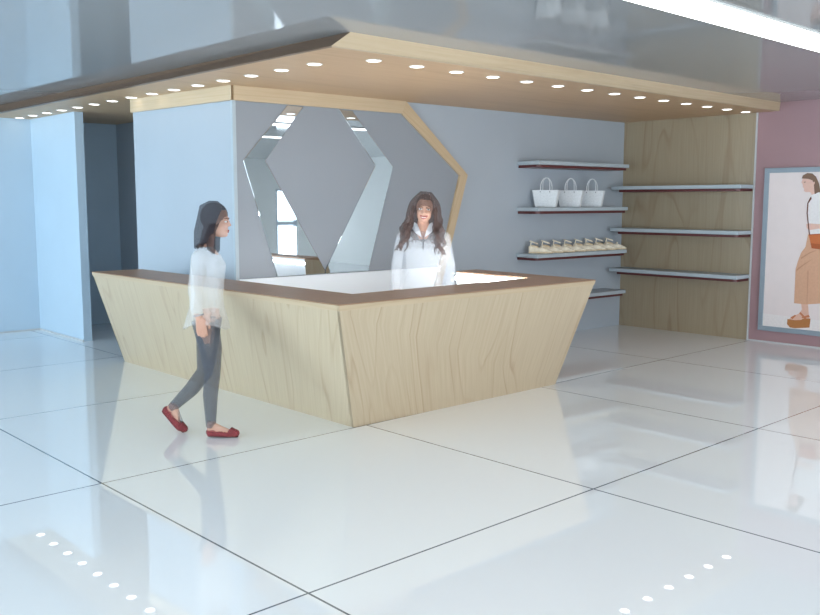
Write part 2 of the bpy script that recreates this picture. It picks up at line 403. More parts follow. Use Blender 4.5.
def skin(name, b, t, inward, mat, uv=None):
    bm = bmesh.new(); d = Vector(inward)
    prism(bm, [cr(b[0]), cr(b[1]), cr(t[1]), cr(t[0])], [cr(b[0])+d, cr(b[1])+d, cr(t[1])+d, cr(t[0])+d])
    o = build(name, bm, mat, ct)
    if uv: uvmap(o, *uv)
    return o
skin('side_panel', OB[0:2], OX[0:2], (.022, .014, 0), M['ply'], (lambda c: c.y+.79*c.z, lambda c: c.z*1.3))
skin('front_panel', OB[1:3], OX[1:3], (0, .025, 0), M['ply'], (lambda c: c.x+5.3+(.64-.135*c.x)*c.z, lambda c: c.z*1.3+3))
skin('wing_panel', OB[2:4], OX[2:4], (-.025, .003, 0), M['ply'], (lambda c: c.y+9, lambda c: c.z))
skin('inner_lining', IB[0:2], IX[0:2], (-.015, 0, 0), M['white'])
skin('inner_lining', IB[1:3], IX[1:3], (0, -.015, 0), M['white'])
skin('inner_lining', IB[2:4], IX[2:4], (.015, -.003, 0), M['white'])
for nm, i, d in (('end_panel', 0, (0, -.012, 0)), ('end_panel', 3, (0, -.012, 0))):
    a = [OB[i], IB[i], IX[i], OX[i]]; bm = bmesh.new(); extr(bm, [cr(p) for p in a], d)
    uvmap(build(nm, bm, M['ply'], ct), lambda c: c.x, lambda c: c.z)
# brown top, mitred at the corners: three boards
for i in range(3):
    bm = bmesh.new()
    prism(bm, [cr(OX[i]), cr(OX[i+1]), cr(IX[i+1]), cr(IX[i])], [cr(OT[i])+Vector((0, 0, .002)), cr(OT[i+1])+Vector((0, 0, .002)), cr(IT[i+1]), cr(IT[i])])
    # lower the pale edging onto the outer face of the board
    o = build('brown_top', bm, M['brown'], ct)
    uvmap(o, (lambda c: c.x) if i != 1 else (lambda c: c.y), (lambda c: c.y) if i != 1 else (lambda c: c.x))
for i, d in ((0, (-.004, 0, 0)), (1, (0, -.004, 0)), (2, (.004, 0, 0))):
    a = [tr(OB[i], OT[i], .953), tr(OB[i+1], OT[i+1], .953), tr(OB[i+1], OT[i+1], .990), tr(OB[i], OT[i], .990)]
    bm = bmesh.new(); extr(bm, [cr(p) for p in a], d); uvmap(build('edge_band', bm, M['band'], ct), lambda c: c.z, lambda c: c.x+c.y)
# led tape under the inner lip of the top
for i, d in ((1, Vector((0, .012, 0))), (2, Vector((-.012, .003, 0)))):
    a = [tr(IB[i], IT[i], .925), tr(IB[i+1], IT[i+1], .925), tr(IB[i+1], IT[i+1], .945), tr(IB[i], IT[i], .945)]
    bm = bmesh.new(); extr(bm, [cr(p)+d*.05 for p in a], d); build('led_tape', bm, M['led'], ct)

# ------------------------------------------------------------------ wall shelves
def shelf(root, ln, dp, rail_in):
    """local x along the wall, local y out of the wall, top at z = 0"""
    bm = bmesh.new(); box(bm, 0, ln, 0, dp, -.043, 0); build('board', bm, M['shelf'], root, bevel=.004)
    bm = bmesh.new(); a, b, r = .02, ln-rail_in, .05
    loop = [(a, 0), (b, 0), (b, dp-.03)]
    for k in range(7):
        t = R(90+15*k); loop.append((a+r+r*math.cos(t), dp-.03-r+r*math.sin(t)))
    extr(bm, [(x, y, -.074) for x, y in loop], (0, 0, .0305)); build('rail', bm, M['maroon'], root)
angL = math.atan2(WT.y, WT.x)
LZ = [2.082, 1.556, 1.022, .512]
LL = ['grey shelf with maroon rail on the blue wall, empty top one of the left stack',
      'grey shelf with maroon rail on the blue wall carrying the white tote bags',
      'grey shelf with maroon rail on the blue wall carrying the row of cream shoes',
      'lowest grey shelf on the blue wall, half hidden behind the counter']
sh0 = None
for z, lb in zip(LZ, LL):
    p = wp(5.38, z, .0)
    if sh0 is None:
        sh0 = empty('wall_shelf', p, angL+math.pi); shelf(sh0, 1.68, .335, .02); s = sh0
        # board runs from the right end leftwards (local x points left, local y out of the wall)
        for ch in sh0.children:
            for v in ch.data.vertices: v.co.x = 1.68-v.co.x
            ch.data.flip_normals()
    else: s = dup(sh0, p)
    tag(s, lb, 'shelf', 'shelves on the blue wall')
sr0 = None
for z, lb in zip([1.815, 1.287, .775], ['grey shelf with maroon rail on the wood wall, highest of three', 'grey shelf with maroon rail on the wood wall, middle of three', 'grey shelf with maroon rail on the wood wall, lowest of three']):
    p = (10.03, 4.935, z)
    if sr0 is None:
        sr0 = empty('wall_shelf', p, R(90)); shelf(sr0, 1.735, .33, .1); s = sr0
    else: s = dup(sr0, p)
    tag(s, lb, 'shelf', 'shelves on the wood wall')

# ------------------------------------------------------------------ tote bags
def tote(root):
    """local x = width, -y = front"""
    bm = bmesh.new()
    def loop(w, d, z, sag=0): return [(-w, -d, z), (-w*.5, -d-.004, z), (0, -d-.006, z), (w*.5, -d-.004, z), (w, -d, z), (w-.012+sag, 0, z), (w, d, z), (0, d+.005, z), (-w, d, z), (-w+.012-sag, 0, z)]
    rows = [loop(.115, .045, .002), loop(.120, .050, .012), loop(.135, .056, .10), loop(.152, .060, .198), loop(.146, .054, .199), loop(.118, .044, .03)]
    vs = [[bm.verts.new(v) for v in r] for r in rows]
    for i in range(len(vs)-1):
        for k in range(10): bm.faces.new((vs[i][k], vs[i][(k+1) % 10], vs[i+1][(k+1) % 10], vs[i+1][k]))
    bm.faces.new(vs[0][::-1]); bm.faces.new(vs[-1])
    build('bag_body', bm, M['bag'], root)
    for y in (-.062, .062):
        bm = bmesh.new(); pts = [(-.056, y, .165), (-.055, y*.96, .20)]
        pts += [(-.054*math.cos(R(t)), y*(1-.8*math.sin(R(t))), .245+.095*math.sin(R(t))) for t in range(0, 181, 15)]
        pts += [(.055, y*.96, .20), (.056, y, .165)]
        tube(bm, pts, .0055, 8); h = build('handle', bm, M['bag'], root, smooth=True)
        for x in (-.056, .056):
            bm = bmesh.new(); bmesh.ops.create_icosphere(bm, subdivisions=2, radius=.006, matrix=Matrix.Translation((x, y*1.08, .178)))
            build('rivet', bm, M['metal'], h)
b0 = None
for s, lb in zip([4.02, 4.46, 4.87], ['white tote bag with upright loop handles, leftmost of three on the shelf', 'white tote bag with upright loop handles, middle of three on the shelf', 'white tote bag with upright loop handles, rightmost of three on the shelf']):
    p = wp(s, 1.557, .166)
    if b0 is None: b0 = empty('tote_bag', p, R(296)); tote(b0); b = b0
    else: b = dup(b0, p)
    tag(b, lb, 'handbag', 'white tote bags on the shelf')

# ------------------------------------------------------------------ ankle-strap flats: toe towards -y
def flat_shoe(root):
    L = .25; n = 18
    def half(t): return (.026+.015*math.sin(math.pi*min(1, t)**1.5)) if t < .80 else .0405*math.sqrt(max(0., 1-((t-.80)/.2)**1.7))*.98+.0005
    def hgt(t):
        for (a, ha), (b, hb) in zip(TOP[:-1], TOP[1:]):
            if t <= b: return ha+(hb-ha)*(t-a)/(b-a)
        return TOP[-1][1]
    TOP = [(0, .066), (.10, .070), (.26, .056), (.42, .052), (.56, .060), (.72, .048), (.88, .030), (1, .016)]
    Y = lambda t: .115-L*t
    bm = bmesh.new(); lo = []; hi = []
    ts = [i/n for i in range(n+1)]
    for sg in (1, -1):
        for t in (ts if sg == 1 else ts[::-1]):
            w = half(t)+.003
            lo.append((sg*w, Y(t), .0)); hi.append((sg*w, Y(t), .013))
    prism(bm, lo, hi); build('sole', bm, M['sole'], root)
    bm = bmesh.new(); rows = []
    for t in ts:
        w = half(t); h = hgt(t); row = []
        for k in range(13):
            a = math.pi*k/12; row.append(bm.verts.new((w*math.copysign(abs(math.cos(a))**.7, math.cos(a)), Y(t), .013+(h-.013)*math.sin(a)**.8)))
        rows.append(row)
    for i in range(n):
        for k in range(12): bm.faces.new((rows[i][k], rows[i][k+1], rows[i+1][k+1], rows[i+1][k]))
        bm.faces.new((rows[i][12], rows[i][0], rows[i+1][0], rows[i+1][12]))
    bm.faces.new(rows[0]); bm.faces.new(rows[-1][::-1]); build('upper', bm, M['strap'], root, smooth=True)
    bm = bmesh.new(); ell(bm, (0, .058, .060), (.021, .046, .0135), Matrix.Rotation(R(9), 3, 'X'), 3); build('lining', bm, M['sole'], root, smooth=True)
    bm = bmesh.new(); tube(bm, [(.030*math.sin(R(a)), .062+.040*math.cos(R(a)), .100+.012*math.cos(R(a))) for a in range(0, 360, 20)], .0062, 8, closed=True)
    for x in (-.022, .022): tube(bm, [(x, .098, .060), (x*1.05, .094, .085), (x*.95, .088, .108)], .006, 8)
    build('ankle_strap', bm, M['strap'], root, smooth=True)
    bm = bmesh.new()
    for x in (-1, 1): ell(bm, (.013*x, -.030, .064), (.014, .008, .009), Matrix.Rotation(R(20*x), 3, 'Z'), 2)
    ell(bm, (0, -.030, .064), (.006, .007, .008), None, 2); build('bow', bm, M['strap'], root, smooth=True)
s0 = None
for k in range(8):
    p = wp(3.92+.203*k, 1.0235, .170)
    if s0 is None: s0 = empty('ankle_strap_shoe', p, angL+R(42)); flat_shoe(s0); s0.scale = (1.12, 1.12, 1.25); s = s0
    else: s = dup(s0, p)
    w = ['at the left end', 'second from the left', 'third from the left', 'fourth from the left', 'fourth from the right', 'third from the right', 'second from the right', 'at the right end'][k]
    tag(s, 'cream ankle-strap flat shoe %s of the row on the shelf' % w, 'shoe', 'cream shoes lined up on the shelf')

# ------------------------------------------------------------------ framed poster on the pink wall
po = tag(empty('framed_poster', (10.03, 4.2, .138)), 'large framed fashion poster of a woman in tan skirt on the pink wall', 'poster')
pc = Vector((10.03, 4.2, .138)); Y0, Y1, Z0, Z1 = 4.80, 3.50, .138, 2.0
bm = bmesh.new(); f = .054; xd = 9.99
def pbox(bm, y0, y1, z0, z1, x0, x1): box(bm, x0-pc.x, x1-pc.x, y0-pc.y, y1-pc.y, z0-pc.z, z1-pc.z)
pbox(bm, Y1, Y0, Z0, Z0+f, xd, 10.03); pbox(bm, Y1, Y0, Z1-f, Z1, xd, 10.03); pbox(bm, Y1, Y1+f, Z0+f, Z1-f, xd, 10.03); pbox(bm, Y0-f, Y0, Z0+f, Z1-f, xd, 10.03)
build('poster_frame', bm, M['pframe'], po, bevel=.004)
bm = bmesh.new(); pbox(bm, Y1+f, Y0-f, Z0+f, Z1-f, 10.006, 10.029)
paper = build('poster_print', bm, basic('poster_paper', rgb(232, 217, 214), .6, noise=.01), po)
PP = {
'backdrop_floor': [(4.746, .192), (3.554, .192), (3.554, .30), (4.746, .335)],
'leg2': [(4.060, .513), (3.932, .524), (3.861, .398), (3.899, .318), (3.986, .354)],
'sole2': [(3.997, .353), (3.950, .269), (3.852, .224), (3.818, .370), (3.862, .420)],
'leg': [(4.313, .490), (4.301, .420), (4.325, .375), (4.376, .344), (4.427, .312), (4.452, .283), (4.390, .272), (4.210, .324), (4.221, .375), (4.236, .490)],
'sole': [(4.458, .297), (4.462, .238), (4.425, .203), (4.368, .200), (4.205, .224), (4.198, .326), (4.279, .318), (4.304, .301), (4.373, .291)],
'strapA': [(4.317, .393), (4.328, .374), (4.261, .311), (4.236, .318)],
'strapB': [(4.221, .367), (4.297, .334), (4.296, .320), (4.206, .342)],
'strapC': [(4.425, .318), (4.375, .352), (4.360, .345), (4.400, .300)],
'skirt': [(4.272, 1.282), (4.296, 1.122), (4.341, 1.055), (4.372, .960), (4.394, .867), (4.392, .483), (4.261, .480), (4.092, .504), (3.910, .526), (3.957, .992), (3.994, 1.284), (4.139, 1.272)],
'foldA': [(4.341, 1.00), (4.250, 1.062), (4.160, 1.095), (4.255, 1.045), (4.335, .985)],
'foldB': [(4.380, .87), (4.30, .935), (4.21, .99), (4.305, .915), (4.383, .845)],
'foldC': [(4.262, .86), (4.250, .49), (4.242, .49), (4.246, .86)],
'skin_face': [(4.367, 1.872), (4.372, 1.845), (4.380, 1.832), (4.366, 1.822), (4.362, 1.806), (4.358, 1.794), (4.362, 1.784), (4.345, 1.768), (4.344, 1.739), (4.322, 1.726), (4.274, 1.727), (4.257, 1.703), (4.264, 1.679), (4.200, 1.679), (4.215, 1.734), (4.224, 1.846), (4.258, 1.886), (4.331, 1.896)],
'top': [(4.256, 1.695), (4.291, 1.647), (4.310, 1.591), (4.302, 1.494), (4.277, 1.382), (4.262, 1.300), (4.272, 1.262), (4.004, 1.262), (3.950, 1.639), (4.038, 1.693), (4.124, 1.716), (4.202, 1.718)],
'hair': [(4.377, 1.877), (4.364, 1.912), (4.317, 1.935), (4.261, 1.929), (4.219, 1.893), (4.184, 1.821), (4.158, 1.718), (4.179, 1.726), (4.225, 1.703), (4.239, 1.814), (4.257, 1.854), (4.302, 1.871)],
'ear': [(4.246, 1.835), (4.236, 1.842), (4.228, 1.825), (4.240, 1.800)],
'eye': [(4.350, 1.838), (4.330, 1.842), (4.332, 1.834), (4.349, 1.832)],
'arm': [(4.299, 1.373), (4.277, 1.382), (4.160, 1.376), (4.084, 1.379), (4.081, 1.314), (4.157, 1.328), (4.260, 1.309), (4.294, 1.333)],
'bag': [(4.266, 1.261), (4.252, 1.205), (4.226, 1.109), (4.138, 1.100), (4.070, 1.108), (4.047, 1.272), (4.147, 1.272)],
'bagflap': [(4.262, 1.250), (4.240, 1.165), (4.150, 1.158), (4.066, 1.168), (4.052, 1.262), (4.147, 1.262)],
'strap': [(4.259, 1.679), (4.271, 1.668), (4.300, 1.607), (4.302, 1.494), (4.274, 1.317), (4.262, 1.255), (4.250, 1.255), (4.261, 1.317), (4.288, 1.494), (4.286, 1.604), (4.254, 1.652)],
}
PC = dict(backdrop_floor=(234, 224, 221), leg=(222, 178, 158), leg2=(222, 178, 158), sole=(180, 118, 66), sole2=(180, 118, 66), strapA=(196, 122, 84), strapB=(196, 122, 84), strapC=(196, 122, 84),
          skirt=(212, 164, 134), foldA=(194, 144, 114), foldB=(194, 144, 114), foldC=(200, 150, 122), skin_face=(226, 184, 168), top=(233, 226, 224), hair=(128, 98, 80), ear=(224, 178, 162), eye=(92, 66, 56),
          arm=(228, 186, 170), bag=(176, 90, 46), bagflap=(200, 110, 60), strap=(112, 66, 50))
bm = bmesh.new(); pm = []
for k, (nm, pts) in enumerate(PP.items()):
    key = PC[nm]
    if key not in [x[0] for x in pm]: pm.append((key, basic('poster_ink_%d' % len(pm), rgb(*key), .6, noise=.03, nscale=40)))
    mi = [x[0] for x in pm].index(key)
    x0 = 10.0055-pc.x-.0003*k
    vs = [bm.verts.new((x0, y-pc.y, z-pc.z)) for y, z in pts]
    fc = bm.faces.new(vs)
    r = bmesh.ops.extrude_face_region(bm, geom=[fc]); nv = [g for g in r['geom'] if isinstance(g, bmesh.types.BMVert)]
    bmesh.ops.translate(bm, verts=nv, vec=(-.0002, 0, 0))
    for g in r['geom']:
        if isinstance(g, bmesh.types.BMFace): g.material_index = mi
    fc.material_index = mi
    for e in {f_ for v in nv for f_ in v.link_faces}: e.material_index = mi
bmesh.ops.triangulate(bm, faces=[f_ for f_ in bm.faces if len(f_.verts) > 4])
build('printed_figure', bm, [x[1] for x in pm], paper)

# ------------------------------------------------------------------ people (see-through in the photograph, so their skin, hair and cloth are thin veils)
V = {}
def vm(k, col, a, **kw): V[k] = veil('veil_'+k, rgb(*col), a, **kw); return V[k]
vm('skin', (226, 176, 152), .62, noise=.03); vm('lip', (176, 92, 92), .62); vm('hair', (58, 50, 54), .52, noise=.25, nscale=45); vm('under_hair', (58, 50, 54), .35); vm('brown_hair', (92, 72, 66), .5, noise=.3, nscale=40); vm('under_brown_hair', (92, 72, 66), .35)
vm('eye_white', (240, 240, 238), .7, noise=0); vm('iris', (58, 40, 34), .8, noise=0); vm('brow', (92, 70, 62), .55)
vm('blouse', (236, 234, 232), .25, noise=.02); vm('under_blouse', (232, 228, 226), .10, noise=.02)
vm('denim', (94, 96, 104), .50, noise=.12, nscale=60); vm('under_denim', (94, 96, 104), .22)
vm('red', (146, 66, 70), .62, noise=.1); vm('dark_sole', (84, 60, 58), .75)
vm('jacket', (226, 228, 232), .20, noise=.02); vm('under_jacket', (226, 228, 232), .09, noise=.02); vm('collar', (232, 234, 238), .5, noise=.02); vm('zip', (104, 104, 112), .6); vm('teeth', (246, 246, 244), .7, noise=0)
vm('silver', (180, 182, 186), .6)

def add_head(bm, T, wide=1.0):
    """T maps head-local (forward, left, up from chin level) to body coordinates"""
    def E(c, r): 
        rot = T.to_3x3(); ell(bm, T @ Vector(c), r, rot, 3)
    E((-.005, 0, .135), (.094, .074*wide, .098))           # skull
    E((.030, 0, .068), (.062, .058*wide, .066))           # face
    E((.052, 0, .032), (.040, .042*wide, .034)); E((.074, 0, .018), (.020, .022, .016))    # jaw, chin
    E((.070, .028, .078), (.020, .022, .020)); E((.070, -.028, .078), (.020, .022, .020))   # cheeks
    E((.080, 0, .130), (.014, .045, .012))                 # brow ridge
    capsule(bm, T @ Vector((.088, 0, .118)), .007, T @ Vector((.106, 0, .084)), .010)
    for s in (1, -1):
        ell(bm, T @ Vector((.097, .010*s, .080)), (.008, .008, .007), None, 2)
        ell(bm, T @ Vector((-.005, .074*wide*s, .095)), (.020, .008, .030), T.to_3x3(), 2)
    capsule(bm, T @ Vector((.088, -.016, .048)), .0075, T @ Vector((.088, .016, .048)), .0075)
    capsule(bm, T @ Vector((.086, -.013, .038)), .008, T @ Vector((.086, .013, .038)), .008)
def head_details(root, T, smile=False):
    for s in (1, -1):
        bm = bmesh.new(); ell(bm, T @ Vector((.083, .031*s, .108)), (.0105, .0135, .0062), T.to_3x3(), 3)
        e = build('eye', bm, V['eye_white'], root, smooth=True)
        bm = bmesh.new(); ell(bm, T @ Vector((.0925, .031*s, .108)), (.0034, .0064, .0058), T.to_3x3(), 2); build('iris', bm, V['iris'], e, smooth=True)
        bm = bmesh.new(); chain(bm, [T @ Vector(p) for p in ((.094, .014*s, .124), (.091, .032*s, .131), (.078, .050*s, .128))], [.003, .0036, .002], 8)
        build('eyebrow', bm, V['brow'], root, smooth=True)
    bm = bmesh.new()
    if smile:
        chain(bm, [T @ Vector(p) for p in ((.080, -.030, .060), (.094, -.013, .0495), (.096, 0, .047), (.094, .013, .0495), (.080, .030, .060))], [.003, .0045, .005, .0045, .003], 8)
        chain(bm, [T @ Vector(p) for p in ((.080, -.030, .059), (.091, -.015, .038), (.094, 0, .033), (.091, .015, .038), (.080, .030, .059))], [.003, .0045, .005, .0045, .003], 8)
    else:
        chain(bm, [T @ Vector(p) for p in ((.086, -.020, .047), (.0965, 0, .0475), (.086, .020, .047))], [.0035, .006, .0035], 8)
        chain(bm, [T @ Vector(p) for p in ((.086, -.017, .041), (.0945, 0, .038), (.086, .017, .041))], [.004, .0065, .004], 8)
    lips = build('lips', bm, V['lip'], root, smooth=True)
    if smile:
        bm = bmesh.new(); ell(bm, T @ Vector((.0890, 0, .0435)), (.0085, .021, .0062), T.to_3x3(), 3)
        build('teeth', bm, V['teeth'], lips, smooth=True)
def add_hand(bm, wrist, palm_dir, across, thumb_dir, sz=1.0, curl=.35):
    """palm_dir: wrist to fingers, across: index side, thumb_dir unused normal towards which the fingers curl"""
    w = Vector(wrist); d = Vector(palm_dir).normalized(); a = Vector(across); a = (a-d*a.dot(d)).normalized(); nrm = Vector(thumb_dir); nrm = (nrm-d*nrm.dot(d)-a*nrm.dot(a)).normalized()
    k0 = w+d*.078*sz
    for i in (-1.5, -.5, .5, 1.5): capsule(bm, w+d*.012*sz+a*i*.008*sz, .013*sz, k0+a*i*.0185*sz, .0105*sz, 10)
    for i, L in ((1.5, .068), (.5, .077), (-.5, .072), (-1.5, .056)):
        p = k0+a*i*.0185*sz; L *= sz
        d1 = (d+nrm*curl*.5).normalized(); d2 = (d+nrm*curl*1.3).normalized(); d3 = (d+nrm*curl*2.2).normalized()
        q1 = p+d1*L*.45+a*i*.0015; q2 = q1+d2*L*.32; q3 = q2+d3*L*.22
        chain(bm, [p, q1, q2, q3], [.0095*sz, .0088*sz, .0080*sz, .0070*sz], 10)
    t0 = w+d*.022*sz+a*.018*sz; t1 = t0+(d*.6+a*.75+nrm*.25).normalized()*.040*sz; t2 = t1+(d*.9+a*.25+nrm*.3).normalized()*.032*sz; t3 = t2+(d+nrm*.4).normalized()*.02*sz
    chain(bm, [t0, t1, t2, t3], [.015*sz, .011*sz, .0095*sz, .0080*sz], 10)
def paint(me, mats, fn):
    for m in mats: me.materials.append(m)
    for p in me.polygons: p.material_index = fn(p.center)
def part(name, bm, voxel, mat, root, smooth=2):
    return link(name, fuse(bm, voxel, smooth), mat, root)

# ---- the customer walking past the counter, seen from her right side
w1 = tag(empty('person', (3.135, 5.425, 0), math.atan2(-.681, .732)), 'dark-haired person in white blouse, grey jeans and red flats walking past the counter', 'person', None)
T1 = Matrix.Translation((.062, 0, 1.383)) @ Matrix.Rotation(R(3), 4, 'Y')
legsR = [(.003, -.078, .82), (.035, -.068, .62), (.040, -.062, .45), (.022, -.062, .30), (.020, -.060, .085)]
legsL = [(-.005, .078, .82), (-.020, .070, .62), (-.038, .062, .44), (-.135, .060, .315), (-.272, .058, .185)]
rad = [.088, .072, .052, .047, .030]
bm = bmesh.new()
loft(bm, [(.74, 0, 0, .06, .11), (.80, .0, 0, .095, .15), (.88, -.004, 0, .10, .16), (1.0, .0, 0, .082, .122), (1.1, .010, 0, .088, .128), (1.19, .020, 0, .100, .145), (1.26, .006, 0, .080, .150), (1.305, .0, 0, .05, .085), (1.32, .0, 0, .03, .05)], 28)
capsule(bm, (-.005, 0, 1.27), .052, (.028, 0, 1.42), .045)
add_head(bm, T1)
chain(bm, [(-.005, -.150, 1.250), (-.030, -.185, 1.04), (-.012, -.192, .862)], [.045, .036, .025])
chain(bm, [(-.005, .150, 1.250), (-.012, .178, 1.04), (.0, .178, .865)], [.045, .036, .025])
add_hand(bm, (-.010, -.192, .855), (.16, .02, -1), (1, .2, 0), (.1, 1, 0), .95)
add_hand(bm, (.002, .178, .858), (.12, -.02, -1), (1, -.2, 0), (.1, -1, 0), .95)
chain(bm, legsR, [x-.004 for x in rad]); chain(bm, legsL, [x-.004 for x in rad])
ell(bm, (.0, -.06, .83), (.095, .09, .09)); ell(bm, (.0, .06, .83), (.095, .09, .09))
chain(bm, [(.020, -.060, .09), (.020, -.060, .045), (.10, -.062, .045), (.155, -.066, .026), (.188, -.066, .020)], [.030, .030, .030, .028, .018])
chain(bm, [(.022, -.060, .085), (.125, -.064, .036)], [.028, .027])
chain(bm, [(-.272, .058, .19), (-.305, .058, .155), (-.250, .058, .088), (-.222, .060, .045), (-.192, .060, .024)], [.030, .029, .030, .029, .018])
chain(bm, [(-.262, .058, .18), (-.222, .058, .055)], [.027, .027])
me = fuse(bm, .0058, 2)
def scalp(T, c):
    q = T.inverted() @ Vector(c)
    return q.z > .02 and (q.x < .0 or q.z > .185+.0*q.x or q.x < .055*(q.z-.02)/.165 and abs(q.y) > .04)
def f1(c):
    x, y, z = c
    if (z > 1.40 and scalp(T1, c)) or (z > 1.335 and x < .02): return 3
    if (x+.01)**2+(y+.192)**2 < .0075 and z < .875 and y < -.140: return 0
    if (x-.01)**2+(y-.178)**2 < .0075 and z < .875 and y > .135: return 0
    if z > 1.315 or (z > 1.262 and x > .045 and abs(y) < .035+(z-1.26)): return 0
    if z > .79: return 1
    if z < .11 and x > -.1: return 0
    if x < -.23 and z < .21+ (x+.272)*-.6: return 0
    return 2
paint(me, [V['skin'], V['under_blouse'], V['under_denim'], V['under_hair']], f1); link('body', me, [], w1)
head_details(w1, T1)
# blouse: loose, flared hem, raised over the thigh
bm = bmesh.new()
hz = lambda i, t: (.062*abs(math.sin(t))**1.5 if i == 0 else .03*abs(math.sin(t))**1.5 if i == 1 else 0)
loft(bm, [(.742, -.004, 0, .150, .195), (.80, -.002, 0, .137, .187), (.90, .0, 0, .112, .168), (.99, .004, 0, .102, .148), (1.10, .012, 0, .110, .150), (1.19, .020, 0, .113, .162), (1.255, .004, 0, .092, .168), (1.30, -.002, 0, .064, .110), (1.318, -.002, 0, .052, .066)], 48, hz,
     lambda i, t: (.035, .03, .016, .006, 0, 0, 0, 0, 0)[i]*math.sin(9*t+.6)+(.02, .016, .008, 0, 0, 0, 0, 0, 0)[i]*math.sin(14*t))
chain(bm, [(-.005, -.152, 1.245), (-.032, -.188, 1.04), (-.018, -.194, .900)], [.056, .048, .044])
chain(bm, [(-.005, .152, 1.245), (-.014, .178, 1.04), (-.002, .180, .900)], [.056, .046, .040])
part('blouse', bm, .0075, V['blouse'], w1, 2)
bm = bmesh.new(); n = 20
tube(bm, [(-.012+.052*math.cos(2*math.pi*k/n)*.62, -.194+.052*math.sin(2*math.pi*k/n)*.62, .868+.006*math.cos(2*math.pi*k/n)) for k in range(n)], .004, 8, closed=True)
build('bracelet', bm, V['silver'], w1, smooth=True)
# jeans
bm = bmesh.new(); chain(bm, legsR, [x+.005 for x in rad]); chain(bm, legsL, [x+.005 for x in rad])
bmesh.ops.recalc_face_normals(bm, faces=bm.faces)
jm = fuse(bm, .0075, 2); bm = bmesh.new(); bm.from_mesh(jm); bpy.data.meshes.remove(jm)
bmesh.ops.bisect_plane(bm, geom=bm.verts[:]+bm.edges[:]+bm.faces[:], plane_co=(0, 0, .815), plane_no=(0, 0, 1), clear_outer=True)
build('jeans', bm, V['denim'], w1, smooth=True, recalc=False)
# red flats
def flat(pts, sole, root):
    bm = bmesh.new(); chain(bm, pts, [.032, .031, .033, .034, .024]); me = fuse(bm, .005, 1)
    a, b = Vector(pts[0]), Vector(pts[-1])
    # cut the shoe open on top: keep the band near the sole, higher at heel and toe
    bm = bmesh.new(); bm.from_mesh(me); bpy.data.meshes.remove(me)
    d = (b-a).normalized(); up = Vector((-d.z, 0, d.x))
    if up.z < 0: up = -up
    L = (b-a).length; kill = []
    for f_ in bm.faces:
        c = f_.calc_center_median()-a; t = c.dot(d)/L; h = c.dot(up); lim = .012+.034*max(0, (.22-t)/.3)+.060*max(0, (t-.70)/.28)
        if h > lim and t < .90 and t > -.06: kill.append(f_)
    bmesh.ops.delete(bm, geom=kill, context='FACES')
    o = build('shoe', bm, V['red'], root, smooth=True, recalc=False)
    s = o.modifiers.new('thick', 'SOLIDIFY'); s.thickness = .003; s.offset = 1
    bm = bmesh.new()
    for p, q, r0, r1 in ((pts[0], pts[2], .026, .027), (pts[2], pts[4], .027, .018)):
        off = -up*.026
        capsule(bm, Vector(p)+off, r0, Vector(q)+off*(.8 if q is pts[4] else 1), r1)
    for v in bm.verts:
        c = v.co-(a-up*.026); h = c.dot(up); v.co -= up*h*.78
    build('sole', bm, V['dark_sole'], o, smooth=True)
flat([(.020, -.060, .036), (.06, -.061, .036), (.11, -.063, .036), (.158, -.066, .036), (.192, -.066, .030)], None, w1)
flat([(-.312, .058, .158), (-.285, .058, .120), (-.255, .058, .085), (-.222, .060, .047), (-.196, .060, .030)], None, w1)
# straight shoulder-length hair
def Hp(T, p): return T @ Vector(p)
bm = bmesh.new()
ell(bm, Hp(T1, (-.010, 0, .148)), (.100, .083, .092), T1.to_3x3()); ell(bm, (.006, 0, 1.44), (.062, .078, .085)); ell(bm, (-.008, 0, 1.375), (.052, .080, .060))
for s in (1, -1):
    for k in range(14):
        ph = R(58+k*9.4); jz = random.uniform(-.018, .012)
        def q(a, b, z): return Hp(T1, (-.005+a*math.cos(ph), b*math.sin(ph)*s, z))
        mid = Vector((.030+.088*math.cos(ph), .094*math.sin(ph)*s, 1.42)); end = Vector((.012+.078*math.cos(ph), .098*math.sin(ph)*s, 1.325+jz-(.035 if k < 4 else 0)))
        if k < 4: end.x += .022; end.y *= .85
        chain(bm, [q(.03, .03, .234), q(.085, .070, .200), q(.098, .083, .130), mid, end], [.010, .014, .0145, .015, .009], 8)
part('hair', bm, .006, V['hair'], w1, 2)

# ---- the clerk behind the counter, facing the viewer
w2 = tag(empty('person', (5.075, 5.30, 0), math.atan2(-.72, -.694)), 'smiling person with long wavy brown hair in a white zip jacket behind the counter', 'person', None)
T2 = Matrix.Translation((.030, 0, 1.452)) @ Matrix.Rotation(R(-5), 4, 'X')
bm = bmesh.new()
loft(bm, [(.78, 0, 0, .06, .11), (.85, .0, 0, .10, .155), (.93, -.004, 0, .105, .165), (1.05, .0, 0, .085, .128), (1.15, .010, 0, .095, .138), (1.25, .022, 0, .108, .152), (1.32, .006, 0, .085, .165), (1.37, .0, 0, .05, .09), (1.385, .0, 0, .03, .05)], 28)
capsule(bm, (-.005, 0, 1.33), .052, (.010, 0, 1.48), .047); add_head(bm, T2, 1.02)
ARM = [(-.005, .165, 1.325), (-.030, .215, 1.10), (.045, .215, .90)]
for s in (1, -1):
    chain(bm, [(x, y*s, z) for x, y, z in ARM], [.048, .038, .026])
    add_hand(bm, (.048, .215*s, .893), (.35, -.02*s, -1), (.9, -.3*s, .3), (0, -s, 0), .95)
    chain(bm, [(.0, .082*s, .88), (.012, .078*s, .66), (.018, .075*s, .48), (.0, .075*s, .32), (-.02, .075*s, .085)], [.090, .074, .054, .050, .032])
    chain(bm, [(-.025, .075*s, .05), (.06, .08*s, .04), (.14, .088*s, .026)], [.033, .033, .022]); ell(bm, (.0, .06*s, .90), (.098, .09, .09))
me = fuse(bm, .0058, 2)
